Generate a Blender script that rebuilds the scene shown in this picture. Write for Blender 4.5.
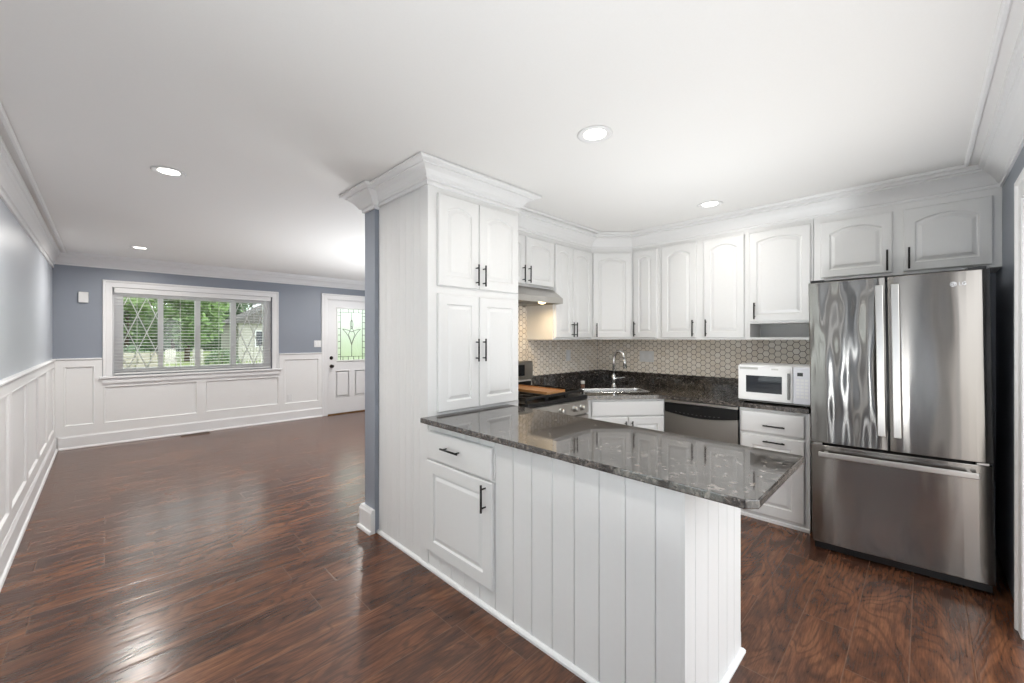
import bpy, bmesh, math, random
from mathutils import Vector, Matrix
random.seed(7)
PI = math.pi
for o in list(bpy.data.objects):
    bpy.data.objects.remove(o, do_unlink=True)
SC = bpy.context.scene
COL = SC.collection

def lin(r, g, b):
    f = lambda c: (c/255/12.92 if c/255 <= .04045 else ((c/255+.055)/1.055)**2.4)
    return (f(r), f(g), f(b), 1.0)

# ------------------------------------------------------------------ camera
cam = bpy.data.cameras.new('camera')
camo = bpy.data.objects.new('camera', cam); COL.objects.link(camo)
camo.location = (0, 0, 1.39)
camo.rotation_euler = (PI/2, 0, math.radians(-44.86))
cam.sensor_width = 36; cam.lens = 410/1024*36
cam.shift_y = -3.5/1024
cam.clip_start = .02; cam.clip_end = 200
SC.camera = camo

# ------------------------------------------------------------------ exposure
SC.view_settings.view_transform = 'Standard'
SC.view_settings.look = 'None'
SC.view_settings.exposure = 0.0
SC.view_settings.gamma = 1.0
SC.view_settings.use_curve_mapping = False
SC.cycles.use_denoising = True
SC.cycles.max_bounces = 10
SC.cycles.diffuse_bounces = 6
SC.cycles.glossy_bounces = 5
SC.cycles.sample_clamp_indirect = 6.0
SC.cycles.caustics_reflective = False
SC.cycles.caustics_refractive = False

# ------------------------------------------------------------------ sky
W = bpy.data.worlds.new('sky'); SC.world = W; W.use_nodes = True
wn = W.node_tree.nodes; wl = W.node_tree.links
wn['Background'].inputs[0].default_value = (0.95, 0.975, 1.0, 1)
wn['Background'].inputs[1].default_value = 3.5

def portal(name, loc, rot, sx, sy):
    l = bpy.data.lights.new(name, 'AREA'); l.shape = 'RECTANGLE'; l.size = sx; l.size_y = sy
    l.cycles.is_portal = True
    o = bpy.data.objects.new(name, l); o.location = loc; o.rotation_euler = rot; COL.objects.link(o)
portal('window_daylight', (1.02, 7.76, 1.45), (-PI/2, 0, 0), 2.0, 1.3)
portal('patio_daylight', (-.63, 1.28, 1.05), (0, -PI/2, 0), 2.15, 1.5)
portal('doorway_daylight', (1.95, -.54, 1.05), (PI/2, 0, 0), 1.9, 2.15)

# a sun high to the right of the house, and unseen fill lights added to brighten the ceiling: one by the
# camera, one in the kitchen aisle, one in the living room behind the tall cabinet
sun = bpy.data.lights.new('sun', 'SUN'); sun.energy = 3.0; sun.angle = math.radians(1.5); sun.color = (1, .95, .88)
suno = bpy.data.objects.new('sun', sun); suno.rotation_euler = Vector((-.8, .12, -.62)).to_track_quat('-Z', 'Y').to_euler(); COL.objects.link(suno)
def fill_light(name, loc, size, w, spread=180, col=(.955, .985, 1)):
    l = bpy.data.lights.new(name, 'AREA'); l.shape = 'DISK'; l.size = size; l.energy = w; l.color = col; l.spread = math.radians(spread)
    o = bpy.data.objects.new(name, l); o.location = loc; o.rotation_euler = (PI, 0, 0); COL.objects.link(o)
fill_light('camera_fill', (.1, .0, .6), .22, 34)
fill_light('kitchen_fill', (2.65, 1.0, .3), .6, 15, 125)
fill_light('living_fill', (3.3, 4.5, .4), 1.3, 80, 150)
LAMP_W = 7.5
def lamp(loc, w=LAMP_W, r=.07, name='downlight_or_fill', col=(1, .965, .915)):
    l = bpy.data.lights.new(name, 'AREA'); l.shape = 'DISK'; l.size = r*2; l.energy = w; l.color = col
    l.spread = math.radians(170)
    o = bpy.data.objects.new(name, l); o.location = loc; COL.objects.link(o)
    return o

# ------------------------------------------------------------------ mesh helpers
class MB:
    def __init__(s): s.bm = bmesh.new()
    def quadring(s, a, b, mat=0, smooth=False):
        n = len(a)
        for i in range(n):
            j = (i+1) % n
            f = s.bm.faces.new((a[i], a[j], b[j], b[i])); f.material_index = mat; f.smooth = smooth
    def v(s, p): return s.bm.verts.new(p)
    def box(s, x0, y0, z0, x1, y1, z1, mat=0):
        p = [s.v((x, y, z)) for z in (z0, z1) for (x, y) in ((x0, y0), (x1, y0), (x1, y1), (x0, y1))]
        for q in ((3, 2, 1, 0), (4, 5, 6, 7), (0, 1, 5, 4), (1, 2, 6, 5), (2, 3, 7, 6), (3, 0, 4, 7)):
            s.bm.faces.new([p[i] for i in q]).material_index = mat
        return s
    def prism(s, pts, z0, z1, mat=0, mp=None):
        mp = mp or (lambda a, b, c: (a, b, c))
        A = [s.v(mp(a, b, z0)) for a, b in pts]; B = [s.v(mp(a, b, z1)) for a, b in pts]
        s.quadring(A, B, mat)
        s.bm.faces.new(A[::-1]).material_index = mat; s.bm.faces.new(B).material_index = mat
        return s
    def cyl(s, p0, p1, r, r2=None, seg=14, mat=0, cap=True):
        p0, p1 = Vector(p0), Vector(p1); r2 = r if r2 is None else r2
        d = (p1-p0).normalized()
        u = d.orthogonal().normalized(); w = d.cross(u)
        A = []; B = []
        for i in range(seg):
            t = 2*PI*i/seg; q = u*math.cos(t)+w*math.sin(t)
            A.append(s.v(p0+q*r)); B.append(s.v(p1+q*r2))
        s.quadring(A, B, mat, True)
        if cap:
            s.bm.faces.new(A[::-1]).material_index = mat; s.bm.faces.new(B).material_index = mat
        return s
    def tube(s, pts, r, seg=12, mat=0, radii=None):
        pts = [Vector(p) for p in pts]; prev = None; u = None
        for i, p in enumerate(pts):
            a = pts[max(i-1, 0)]; b = pts[min(i+1, len(pts)-1)]
            d = (b-a).normalized()
            u = d.orthogonal().normalized() if u is None else (u-d*u.dot(d)).normalized()
            w = d.cross(u); rr = radii[i] if radii else r
            ring = [s.v(p+(u*math.cos(2*PI*k/seg)+w*math.sin(2*PI*k/seg))*rr) for k in range(seg)]
            if prev: s.quadring(prev, ring, mat, True)
            else: s.bm.faces.new(ring[::-1]).material_index = mat
            prev = ring
        s.bm.faces.new(prev).material_index = mat
        return s
    def lathe(s, prof, c=(0, 0, 0), axis='z', seg=28, mat=0):
        # prof: (radius, height) pairs
        c = Vector(c); prev = None
        def P(r, h, t):
            a, b = r*math.cos(t), r*math.sin(t)
            return c + Vector({'z': (a, b, h), 'x': (h, a, b), 'y': (a, h, b)}[axis])
        for (r, h) in prof:
            ring = [s.v(P(max(r, 1e-4), h, 2*PI*k/seg)) for k in range(seg)]
            if prev: s.quadring(prev, ring, mat, True)
            else: s.bm.faces.new(ring)
            prev = ring
        s.bm.faces.new(prev)
        bmesh.ops.recalc_face_normals(s.bm, faces=s.bm.faces)
        return s
    def sweep(s, prof, path, side=1, closed=False, mp=None, mat=0):
        mp = mp or (lambda a, b, c: (a, b, c))
        P = [Vector(p) for p in path]; n = len(P); rings = []
        def nrm(a, b):
            d = (b-a).normalized(); return Vector((-d.y, d.x))*side
        for i in range(n):
            ns = []
            if i > 0 or closed: ns.append(nrm(P[i-1], P[i]))
            if i < n-1 or closed: ns.append(nrm(P[i], P[(i+1) % n]))
            m = ns[0] if len(ns) == 1 else (ns[0]+ns[1])/(1+ns[0].dot(ns[1]))
            rings.append([s.v(mp(P[i].x+m.x*o, P[i].y+m.y*o, c)) for o, c in prof])
        for i in range(n if closed else n-1):
            s.quadring(rings[i], rings[(i+1) % n], mat)
        if not closed:
            s.bm.faces.new(rings[0]).material_index = mat; s.bm.faces.new(rings[-1][::-1]).material_index = mat
        bmesh.ops.recalc_face_normals(s.bm, faces=s.bm.faces)
        return s
    def panel(s, x0, x1, z0, z1, yf, t=.02, arch=0, fr=.055, M=14, bev=.033):
        """raised-panel door, front at y=yf looking toward -y"""
        def loop(d, y, inner):
            if inner:
                a, b, c = x0+fr+d, x1-fr-d, z0+fr+d; zt = z1-fr-arch-d
            else:
                a, b, c = x0+d, x1-d, z0+d; zt = z1-d
            L = [s.v((a, y, c)), s.v((b, y, c))]
            for k in range(M+1):
                q = k/M; x = b+(a-b)*q
                L.append(s.v((x, y, zt+(arch*(1-(2*q-1)**2) if inner else 0))))
            return L
        R = [loop(0, yf+t, 0), loop(0, yf+.006, 0), loop(.004, yf+.001, 0), loop(.007, yf, 0), loop(0, yf, 1), loop(.006, yf+.010, 1),
             loop(.013, yf+.010, 1), loop(bev, yf+.001, 1)]
        for a, b in zip(R, R[1:]): s.quadring(a, b)
        s.bm.faces.new(R[0][::-1]); s.bm.faces.new(R[-1])
        return s
    def slab(s, x0, x1, z0, z1, yf, t=.02):
        """flat drawer front with eased edges"""
        def loop(d, y): return [s.v((x0+d, y, z0+d)), s.v((x1-d, y, z0+d)), s.v((x1-d, y, z1-d)), s.v((x0+d, y, z1-d))]
        R = [loop(0, yf+t), loop(0, yf+.007), loop(.004, yf+.002), loop(.012, yf)]
        for a, b in zip(R, R[1:]): s.quadring(a, b)
        s.bm.faces.new(R[0][::-1]); s.bm.faces.new(R[-1])
        return s

def obj(name, mb, mats, parent=None, label=None, bev=0, seg=2, smooth=False):
    bm = mb.bm if isinstance(mb, MB) else mb
    bmesh.ops.recalc_face_normals(bm, faces=bm.faces)
    me = bpy.data.meshes.new(name); bm.to_mesh(me); bm.free()
    for m in (mats if isinstance(mats, (list, tuple)) else [mats]): me.materials.append(m)
    o = bpy.data.objects.new(name, me); COL.objects.link(o)
    if parent: o.parent = parent
    if label: o['label'] = label
    if smooth:
        for p in me.polygons: p.use_smooth = True
    if bev:
        b = o.modifiers.new('bevel', 'BEVEL'); b.width = bev; b.segments = seg; b.limit_method = 'ANGLE'; b.angle_limit = math.radians(40)
        b.harden_normals = False
    return o

def tag(o, label, cat, group=None):
    o['label'] = label; o['category'] = cat
    if group: o['group'] = group
    return o
def thing(name, label, cat, loc=(0, 0, 0), rz=0, group=None):
    o = bpy.data.objects.new(name, None); COL.objects.link(o)
    o.location = loc; o.rotation_euler = (0, 0, rz); o.empty_display_size = .1
    return tag(o, label, cat, group)
def struct(name, mb, m, parent=None, bev=0):
    o = obj(name, mb, m, parent, bev=bev)
    if not parent: o['kind'] = 'structure'
    return o

# ------------------------------------------------------------------ materials
class NT:
    def __init__(s, name):
        s.m = bpy.data.materials.new(name); s.m.use_nodes = True
        s.t = s.m.node_tree; s.b = s.t.nodes['Principled BSDF']
    def n(s, kind, **k):
        nd = s.t.nodes.new('ShaderNode'+kind)
        for a, v in k.items():
            if a.startswith('i_'):
                key = a[2:]; key = int(key) if key.isdigit() else key
                s.set(nd.inputs[key], v)
            else: setattr(nd, a, v)
        return nd
    def set(s, sock, v):
        if isinstance(v, bpy.types.NodeSocket): s.t.links.new(v, sock)
        else: sock.default_value = v
    def math(s, op, a, b=0.0, c=0.0):
        nd = s.n('Math', operation=op); s.set(nd.inputs[0], a); s.set(nd.inputs[1], b); s.set(nd.inputs[2], c); return nd.outputs[0]
    def mix(s, f, a, b, mode='MIX'):
        nd = s.n('Mix', data_type='RGBA', blend_type=mode)
        s.set(nd.inputs['Factor'], f); s.set(nd.inputs['A'], a); s.set(nd.inputs['B'], b); return nd.outputs['Result']
    def ramp(s, f, stops):
        nd = s.n('ValToRGB'); s.set(nd.inputs[0], f); e = nd.color_ramp.elements
        while len(e) < len(stops): e.new(.5)
        for q, (p, c) in zip(e, stops):
            q.position = p; q.color = c if len(c) == 4 else (*c, 1)
        return nd.outputs[0]
    def bump(s, h, strength=.2, dist=.01):
        nd = s.n('Bump'); nd.inputs['Strength'].default_value = strength; nd.inputs['Distance'].default_value = dist
        s.set(nd.inputs['Height'], h); s.set(s.b.inputs['Normal'], nd.outputs[0]); return nd
    def p(s, **k):
        for a, v in k.items(): s.set(s.b.inputs[a.replace('_', ' ')], v)
        return s
def simple(name, rgb, rough=.5, metal=0, bump=0, bscale=60, **k):
    t = NT(name)
    n = t.n('TexNoise', i_Scale=bscale, i_Detail=3.0); tc = t.n('TexCoord'); t.set(n.inputs['Vector'], tc.outputs['Object'])
    c = lin(*rgb)
    lo = tuple(x*.97 for x in c[:3])+(1,)
    t.p(Base_Color=t.mix(n.outputs[0], lo, c), Roughness=rough, Metallic=metal)
    for a, v in k.items(): t.set(t.b.inputs[a.replace('_', ' ')], v)
    if bump: t.bump(n.outputs[0], bump, .002)
    return t.m

M = {}
M['white'] = simple('white_cabinet_paint', (226, 226, 225), .38, bump=.03, bscale=40)
M['trim'] = simple('white_trim_paint', (231, 231, 231), .4, bump=.02)
M['panel'] = simple('white_wainscot_paint', (234, 234, 233), .42, bump=.02)
M['ceil'] = simple('ceiling_paint', (232, 231, 229), .8, bump=.05, bscale=120)
M['blue'] = simple('blue_grey_wall_paint', (139, 145, 155), .42, bump=.04, bscale=150)
M['palewall'] = simple('pale_grey_left_wall', (186, 191, 198), .38, bump=.04, bscale=150)  # one even tone for the left wall, paler than the other walls
M['black'] = simple('black_metal', (22, 21, 20), .35, metal=.3)
M['bronze'] = simple('dark_bronze', (38, 32, 28), .32, metal=.7)
M['blackp'] = simple('black_plastic', (14, 14, 15), .3)
M['iron'] = simple('cast_iron', (26, 25, 25), .5, metal=.2, bump=.1, bscale=300)
M['plastic'] = simple('white_plastic', (226, 226, 225), .35)
M['chrome'] = simple('chrome', (225, 226, 228), .08, metal=1)
M['satin'] = simple('satin_steel', (196, 194, 190), .28, metal=1)
M['sinksteel'] = simple('sink_steel', (205, 205, 203), .25, metal=1)
M['greysteel'] = simple('grey_steel', (120, 120, 118), .4, metal=.9)
M['dglass'] = simple('dark_glass', (40, 43, 48), .06, Specular_IOR_Level=.6)
M['screen'] = simple('display_glass', (30, 32, 36), .1)
M['bark'] = simple('bark', (82, 66, 50), .9, bump=.6, bscale=20)
M['stonewhite'] = simple('pale_stone', (168, 160, 148), .85, bump=.5, bscale=8)
M['fencewhite'] = simple('white_outdoor_paint', (176, 172, 164), .6)
M['patio'] = simple('pale_bounce_ground', (196, 192, 186), .9, bump=.2, bscale=5)
M['roofgrey'] = simple('grey_shingle', (96, 92, 90), .9, bump=.5, bscale=12)
M['brick'] = simple('red_brick', (150, 96, 78), .9, bump=.5, bscale=30)
M['vent'] = simple('vent_metal', (120, 100, 84), .45, metal=.6)
M['brass'] = simple('warm_brass', (150, 112, 62), .35, metal=.9)

def steel(name, rgb, wav=0.0, rough=.24, aniso=.75, rot=.25):
    t = NT(name)
    tc = t.n('TexCoord'); mp = t.n('Mapping'); t.set(mp.inputs[0], tc.outputs['Object']); mp.inputs['Scale'].default_value = (3, 3, 420)
    n = t.n('TexNoise', i_Scale=3.0, i_Detail=2.0); t.set(n.inputs['Vector'], mp.outputs[0])
    c = lin(*rgb)
    t.p(Base_Color=t.mix(n.outputs[0], tuple(x*.9 for x in c[:3])+(1,), c), Metallic=1.0, Roughness=rough, Anisotropic=aniso, Anisotropic_Rotation=rot)
    tg = t.n('Tangent', direction_type='RADIAL', axis='Z'); t.set(t.b.inputs['Tangent'], tg.outputs[0])
    if wav:
        m2 = t.n('Mapping'); t.set(m2.inputs[0], tc.outputs['Object']); m2.inputs['Scale'].default_value = (5.5, 1, 1.5)
        n2 = t.n('TexNoise', i_Scale=1.3, i_Detail=1.0); t.set(n2.inputs['Vector'], m2.outputs[0])
        t.bump(n2.outputs[0], wav, .05)
    return t.m
M['steel'] = steel('brushed_stainless_steel', (146, 142, 137), .06, rough=.17, aniso=.97)
M['steelwavy'] = steel('dented_stainless_steel', (130, 128, 125), .55, rough=.18, aniso=.95)
M['steelplain'] = steel('plain_stainless_steel', (200, 197, 192), 0, .3, .6)

def emit(name, rgb, s):
    m = bpy.data.materials.new(name); m.use_nodes = True; t = m.node_tree
    b = t.nodes['Principled BSDF']; b.inputs['Base Color'].default_value = (.8, .8, .8, 1)
    b.inputs['Emission Color'].default_value = lin(*rgb); b.inputs['Emission Strength'].default_value = s
    return m
M['lamp'] = emit('lit_lamp_diffuser', (255, 250, 240), 6.0)
M['warmlamp'] = emit('lit_warm_bulb', (255, 222, 165), 7.0)

def granite():
    t = NT('dark_speckled_granite'); tc = t.n('TexCoord'); V = tc.outputs['Object']
    n1 = t.n('TexNoise', i_Scale=9.0, i_Detail=6.0, i_Roughness=.7); t.set(n1.inputs['Vector'], V)
    v1 = t.n('TexVoronoi', i_Scale=70.0); t.set(v1.inputs['Vector'], V)
    v2 = t.n('TexVoronoi', i_Scale=150.0); t.set(v2.inputs['Vector'], V)
    g1 = t.n('SeparateColor'); t.set(g1.inputs[0], v1.outputs['Color'])
    g2 = t.n('SeparateColor'); t.set(g2.inputs[0], v2.outputs['Color'])
    a = t.ramp(g1.outputs[0], [(0, lin(24, 23, 22)), (.45, lin(52, 48, 45)), (.72, lin(88, 82, 77)), (.9, lin(132, 124, 117)), (1, lin(176, 167, 158))])
    b = t.ramp(g2.outputs[1], [(0, lin(18, 17, 17)), (.6, lin(62, 56, 52)), (1, lin(126, 118, 110))])
    c = t.mix(.5, a, b)
    d = t.mix(t.ramp(n1.outputs[0], [(.35, (0, 0, 0)), (.65, (1, 1, 1))]), t.mix(.55, c, lin(28, 25, 23)), c)
    t.p(Base_Color=d, Roughness=.05, IOR=1.95, Specular_IOR_Level=.5)
    return t.m
M['granite'] = granite()

def floor_mat():
    t = NT('hand_scraped_dark_wood_planks')
    g = t.n('NewGeometry'); sp = t.n('SeparateXYZ'); t.set(sp.inputs[0], g.outputs['Position'])
    X, Y = sp.outputs[0], sp.outputs[1]
    pw, pl = .1945, 1.22
    yy = t.math('DIVIDE', t.math('ADD', Y, 5*pw-.0435), pw)
    row = t.math('FLOOR', yy); fy = t.math('FRACT', yy)
    wr = t.n('TexWhiteNoise', noise_dimensions='1D'); t.set(wr.inputs['W'], row)
    xx = t.math('ADD', t.math('DIVIDE', t.math('ADD', X, 10), pl), t.math('MULTIPLY', wr.outputs['Value'], 7.3))
    ci = t.math('FLOOR', xx); fx = t.math('FRACT', xx)
    cb = t.n('CombineXYZ'); t.set(cb.inputs[0], ci); t.set(cb.inputs[1], row)
    wp = t.n('TexWhiteNoise', noise_dimensions='3D'); t.set(wp.inputs['Vector'], cb.outputs[0])
    rnd = wp.outputs['Value']
    # grain coordinates, stretched along the plank and shifted per plank
    def gvec(ax, ay):
        g_ = t.n('CombineXYZ')
        t.set(g_.inputs[0], t.math('MULTIPLY_ADD', X, ax, t.math('MULTIPLY', rnd, 37.0)))
        t.set(g_.inputs[1], t.math('MULTIPLY_ADD', Y, ay, t.math('MULTIPLY', rnd, 91.0)))
        return g_.outputs[0]
    n1 = t.n('TexNoise', i_Scale=2.6, i_Detail=5.0, i_Roughness=.6, i_Distortion=.9); t.set(n1.inputs['Vector'], gvec(.8, 2.6))
    n2 = t.n('TexNoise', i_Scale=2.0, i_Detail=5.0, i_Roughness=.65, i_Distortion=.3); t.set(n2.inputs['Vector'], gvec(1.6, 26.0))
    n4 = t.n('TexNoise', i_Scale=1.5, i_Detail=1.5, i_Distortion=.5); t.set(n4.inputs['Vector'], gvec(.9, 3.6))
    ring = t.math('SINE', t.math('MULTIPLY', n4.outputs[0], 95.0))
    c1 = t.ramp(n1.outputs[0], [(.26, lin(60, 40, 32)), (.42, lin(92, 58, 41)), (.56, lin(118, 76, 52)), (.76, lin(148, 99, 68))])
    c2 = t.mix(t.math('MULTIPLY', t.ramp(n2.outputs[0], [(.42, (0, 0, 0)), (.75, (1, 1, 1))]), .55), c1, lin(48, 33, 27))
    c3 = t.mix(t.math('MULTIPLY', t.ramp(t.math('MULTIPLY_ADD', ring, .5, .5), [(.0, (1, 1, 1)), (.45, (0, 0, 0))]), .42), c2, lin(44, 30, 24))
    c4 = t.mix(t.math('MULTIPLY', rnd, .3), c3, lin(66, 44, 34))
    n5 = t.n('TexNoise', i_Scale=2.0, i_Detail=4.0, i_Roughness=.7); t.set(n5.inputs['Vector'], gvec(5.0, 70.0))
    c4 = t.mix(.8, c4, t.mix(t.ramp(n5.outputs[0], [(.3, (0, 0, 0)), (.7, (1, 1, 1))]), (.45, .45, .45, 1), (1.35, 1.35, 1.35, 1)), 'MULTIPLY')
    # seams
    e = t.math('MINIMUM', t.math('MULTIPLY', t.math('MINIMUM', fy, t.math('SUBTRACT', 1.0, fy)), pw),
               t.math('MULTIPLY', t.math('MINIMUM', fx, t.math('SUBTRACT', 1.0, fx)), pl))
    seam = t.math('GREATER_THAN', e, .0016)
    soft = t.n('MapRange'); soft.inputs['From Min'].default_value = 0; soft.inputs['From Max'].default_value = .006; t.set(soft.inputs[0], e)
    c5 = t.mix(seam, lin(104, 78, 62), c4)
    rg = t.math('MULTIPLY_ADD', n2.outputs[0], .12, .17)
    t.p(Base_Color=c5, Roughness=rg, Specular_IOR_Level=.5)
    # hand-scraped relief
    sv = t.n('CombineXYZ')
    t.set(sv.inputs[0], t.math('MULTIPLY_ADD', X, 1.6, t.math('MULTIPLY', rnd, 50.0))); t.set(sv.inputs[1], t.math('MULTIPLY', Y, 12.0))
    n3 = t.n('TexNoise', i_Scale=1.6, i_Detail=2.0, i_Distortion=.4); t.set(n3.inputs['Vector'], sv.outputs[0])
    h = t.math('ADD', t.math('MULTIPLY', n3.outputs[0], .6), t.math('MULTIPLY', soft.outputs[0], .3))
    h = t.math('ADD', h, t.math('MULTIPLY', ring, .05))
    t.bump(h, .3, .006)
    return t.m
M['floor'] = floor_mat()

def tile_mat():
    t = NT('cream_marble_hex_tile'); g = t.n('NewGeometry'); tc = t.n('TexCoord')
    n = t.n('TexNoise', i_Scale=11.0, i_Detail=5.0); t.set(n.inputs['Vector'], tc.outputs['Object'])
    a = t.mix(g.outputs['Random Per Island'], lin(234, 225, 211), lin(250, 245, 237))
    t.p(Base_Color=t.mix(t.math('MULTIPLY', n.outputs[0], .5), a, lin(240, 229, 214)), Roughness=.2)
    return t.m
M['tile'] = tile_mat()
M['grout'] = simple('brown_grout', (98, 76, 58), .9, bump=.2, bscale=200)

def leaf_mat(name, a, b):
    t = NT(name); g = t.n('NewGeometry')
    t.p(Base_Color=t.mix(g.outputs['Random Per Island'], lin(*a), lin(*b)), Roughness=.6)
    t.set(t.b.inputs['Transmission Weight'], 0.0)
    return t.m
M['leafA'] = leaf_mat('green_leaves', (74, 104, 52), (128, 156, 92))
M['leafB'] = leaf_mat('dark_leaves', (48, 72, 44), (96, 122, 74))
def grass_mat():
    t = NT('lawn_grass'); tc = t.n('TexCoord'); n = t.n('TexNoise', i_Scale=6.0, i_Detail=6.0); t.set(n.inputs['Vector'], tc.outputs['Object'])
    t.p(Base_Color=t.mix(n.outputs[0], lin(84, 104, 58), lin(142, 152, 98)), Roughness=.9); t.bump(n.outputs[0], .6, .05)
    return t.m
M['grass'] = grass_mat()

def glass_mat(name, tint, rough, alpha_mix):
    """thin pane: mostly clear, with a surface reflection"""
    m = bpy.data.materials.new(name); m.use_nodes = True; t = m.node_tree; t.nodes.clear()
    out = t.nodes.new('ShaderNodeOutputMaterial'); tr = t.nodes.new('ShaderNodeBsdfTransparent'); gl = t.nodes.new('ShaderNodeBsdfGlossy')
    fr = t.nodes.new('ShaderNodeFresnel'); fr.inputs[0].default_value = 1.45; mx = t.nodes.new('ShaderNodeMixShader')
    tr.inputs[0].default_value = tint; gl.inputs['Roughness'].default_value = rough
    t.links.new(fr.outputs[0], mx.inputs[0]); t.links.new(tr.outputs[0], mx.inputs[1]); t.links.new(gl.outputs[0], mx.inputs[2])
    t.links.new(mx.outputs[0], out.inputs[0]); return m
M['glass'] = glass_mat('window_glass', (.93, .96, .95, 1), .02, 0)
def frosted():
    t = NT('textured_leaded_glass'); tc = t.n('TexCoord'); v = t.n('TexVoronoi', i_Scale=40.0); t.set(v.inputs['Vector'], tc.outputs['Object'])
    t.p(Base_Color=lin(226, 238, 226), Roughness=.4, Transmission_Weight=1.0, IOR=1.3); t.bump(v.outputs[0], .5, .01)
    return t.m
M['frost'] = frosted()

# ================================================================== SETTING
XL, XR, YB, YF, ZC = -.45, 4.18, -.335, 7.55, 2.44
WT = .16
struct('floor', MB().box(XL-.6, YB-.6, -.05, XR+.3, YF+WT, 0), M['floor'])
cb = MB(); cb.box(XL-WT, YB-WT, ZC, XR+WT, 1.97, ZC+.1); cb.box(XL-WT, 1.97, ZC+.004, XR+WT, YF+WT, ZC+.1)
struct('ceiling', cb, M['ceil'])

def wall_with_holes(u0, u1, holes, mk):
    """holes: (a0,a1,z0,z1) along the wall; mk(mb,a0,a1,z0,z1) adds a block"""
    mb = MB(); holes = sorted(holes); a = u0
    for h in holes:
        mk(mb, a, h[0], 0, ZC)
        if h[2] > 0: mk(mb, h[0], h[1], 0, h[2])
        mk(mb, h[0], h[1], h[3], ZC); a = h[1]
    mk(mb, a, u1, 0, ZC)
    return mb
WIN = (.077, 1.957, .885, 2.06)
DOOR = (2.835, 3.745, 0, 2.085)
struct('wall_far', wall_with_holes(XL-WT, XR+WT, [WIN, DOOR], lambda m, a, b, c, d: m.box(a, YF, c, b, YF+WT, d)), M['blue'])
PAT = (.95, 2.0, 0.0, 2.08)
SID = (.56, .68, .1, 2.08)
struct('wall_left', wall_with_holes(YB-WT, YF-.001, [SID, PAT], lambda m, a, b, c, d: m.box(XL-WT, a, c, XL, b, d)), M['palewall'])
OPN = (1.05, 3.0, 0.0, 2.035)
struct('wall_back', wall_with_holes(XL+.001, XR, [OPN], lambda m, a, b, c, d: m.box(a, YB-WT, c, b, YB, d)), M['blue'])
struct('wall_right', MB().box(XR, YB-WT, 0, XR+WT, YF-.001, ZC), M['blue'])
struct('wall_partition', MB().box(1.365, 2.755, 0, XR-.001, 2.91, ZC), M['blue'])

# --- crown mouldings
CP = [(0, 2.305), (.011, 2.305), (.011, 2.322), (.02, 2.327), (.026, 2.338), (.034, 2.352), (.05, 2.374), (.07, 2.393), (.083, 2.40), (.083, 2.41), (.1, 2.414), (.104, 2.424), (.104, ZC-.0005), (0, ZC-.0005)]
BEAD = [(.143, ZC-.0005), (.143, 2.43), (.148, 2.423), (.158, 2.423), (.164, 2.43), (.164, ZC-.0005)]
up_path = [(2.178, 2.414), (3.55, 2.414), (3.85, 2.115), (3.85, YB), (XL, YB)]
struct('trim_1', MB().sweep(CP, up_path, side=-1), M['trim'])
struct('trim_2', MB().sweep(BEAD, up_path[:-1]+[(XL+.2, YB)], side=-1), M['trim'])
# left wall: tighter crown, and the far wall
LP = [(0, 2.25), (.012, 2.25), (.014, 2.256), (.014, 2.282), (.009, 2.286), (.009, 2.292), (.02, 2.296), (.022, 2.305), (.028, 2.335), (.038, 2.37), (.05, 2.392), (.05, 2.402), (.06, 2.405), (.064, 2.415), (.064, 2.425), (.07, 2.43), (.07, ZC-.0005), (0, ZC-.0005)]
struct('trim_3', MB().sweep(LP, [(XL, YB+.11), (XL, YF)], side=-1), M['trim'])
struct('trim_4', MB().sweep([(.1, ZC-.0005), (.1, 2.431), (.105, 2.425), (.118, 2.425), (.124, 2.431), (.124, ZC-.0005)], [(XL, YB+.2), (XL, YF-.2)], side=-1), M['trim'])
FP = [(0, 2.30), (.012, 2.30), (.013, 2.318), (.024, 2.326), (.034, 2.345), (.055, 2.372), (.08, 2.392), (.092, 2.398), (.092, 2.41), (.112, 2.414), (.12, 2.424), (.12, ZC-.0005), (0, ZC-.0005)]
struct('trim_5', MB().sweep(FP, [(XL+.001, YF), (XR, YF)], side=-1), M['trim'])
struct('trim_6', MB().sweep([(.19, ZC+.0035), (.19, 2.431), (.196, 2.425), (.208, 2.425), (.214, 2.431), (.214, ZC+.0035)], [(XL+.13, YF), (XR, YF)], side=-1), M['trim'])
# round the partition end and the tall cabinet
PP = [(0, 2.308), (.014, 2.308), (.016, 2.33), (.03, 2.337), (.04, 2.352), (.062, 2.38), (.09, 2.40), (.102, 2.405), (.102, 2.416), (.128, 2.42), (.136, 2.428), (.136, ZC-.0005), (0, ZC-.0005)]
struct('trim_7', MB().sweep(PP, [(XR, 2.91), (1.365, 2.91), (1.365, 2.755), (1.3945, 2.755)], side=-1), M['trim'])

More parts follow.
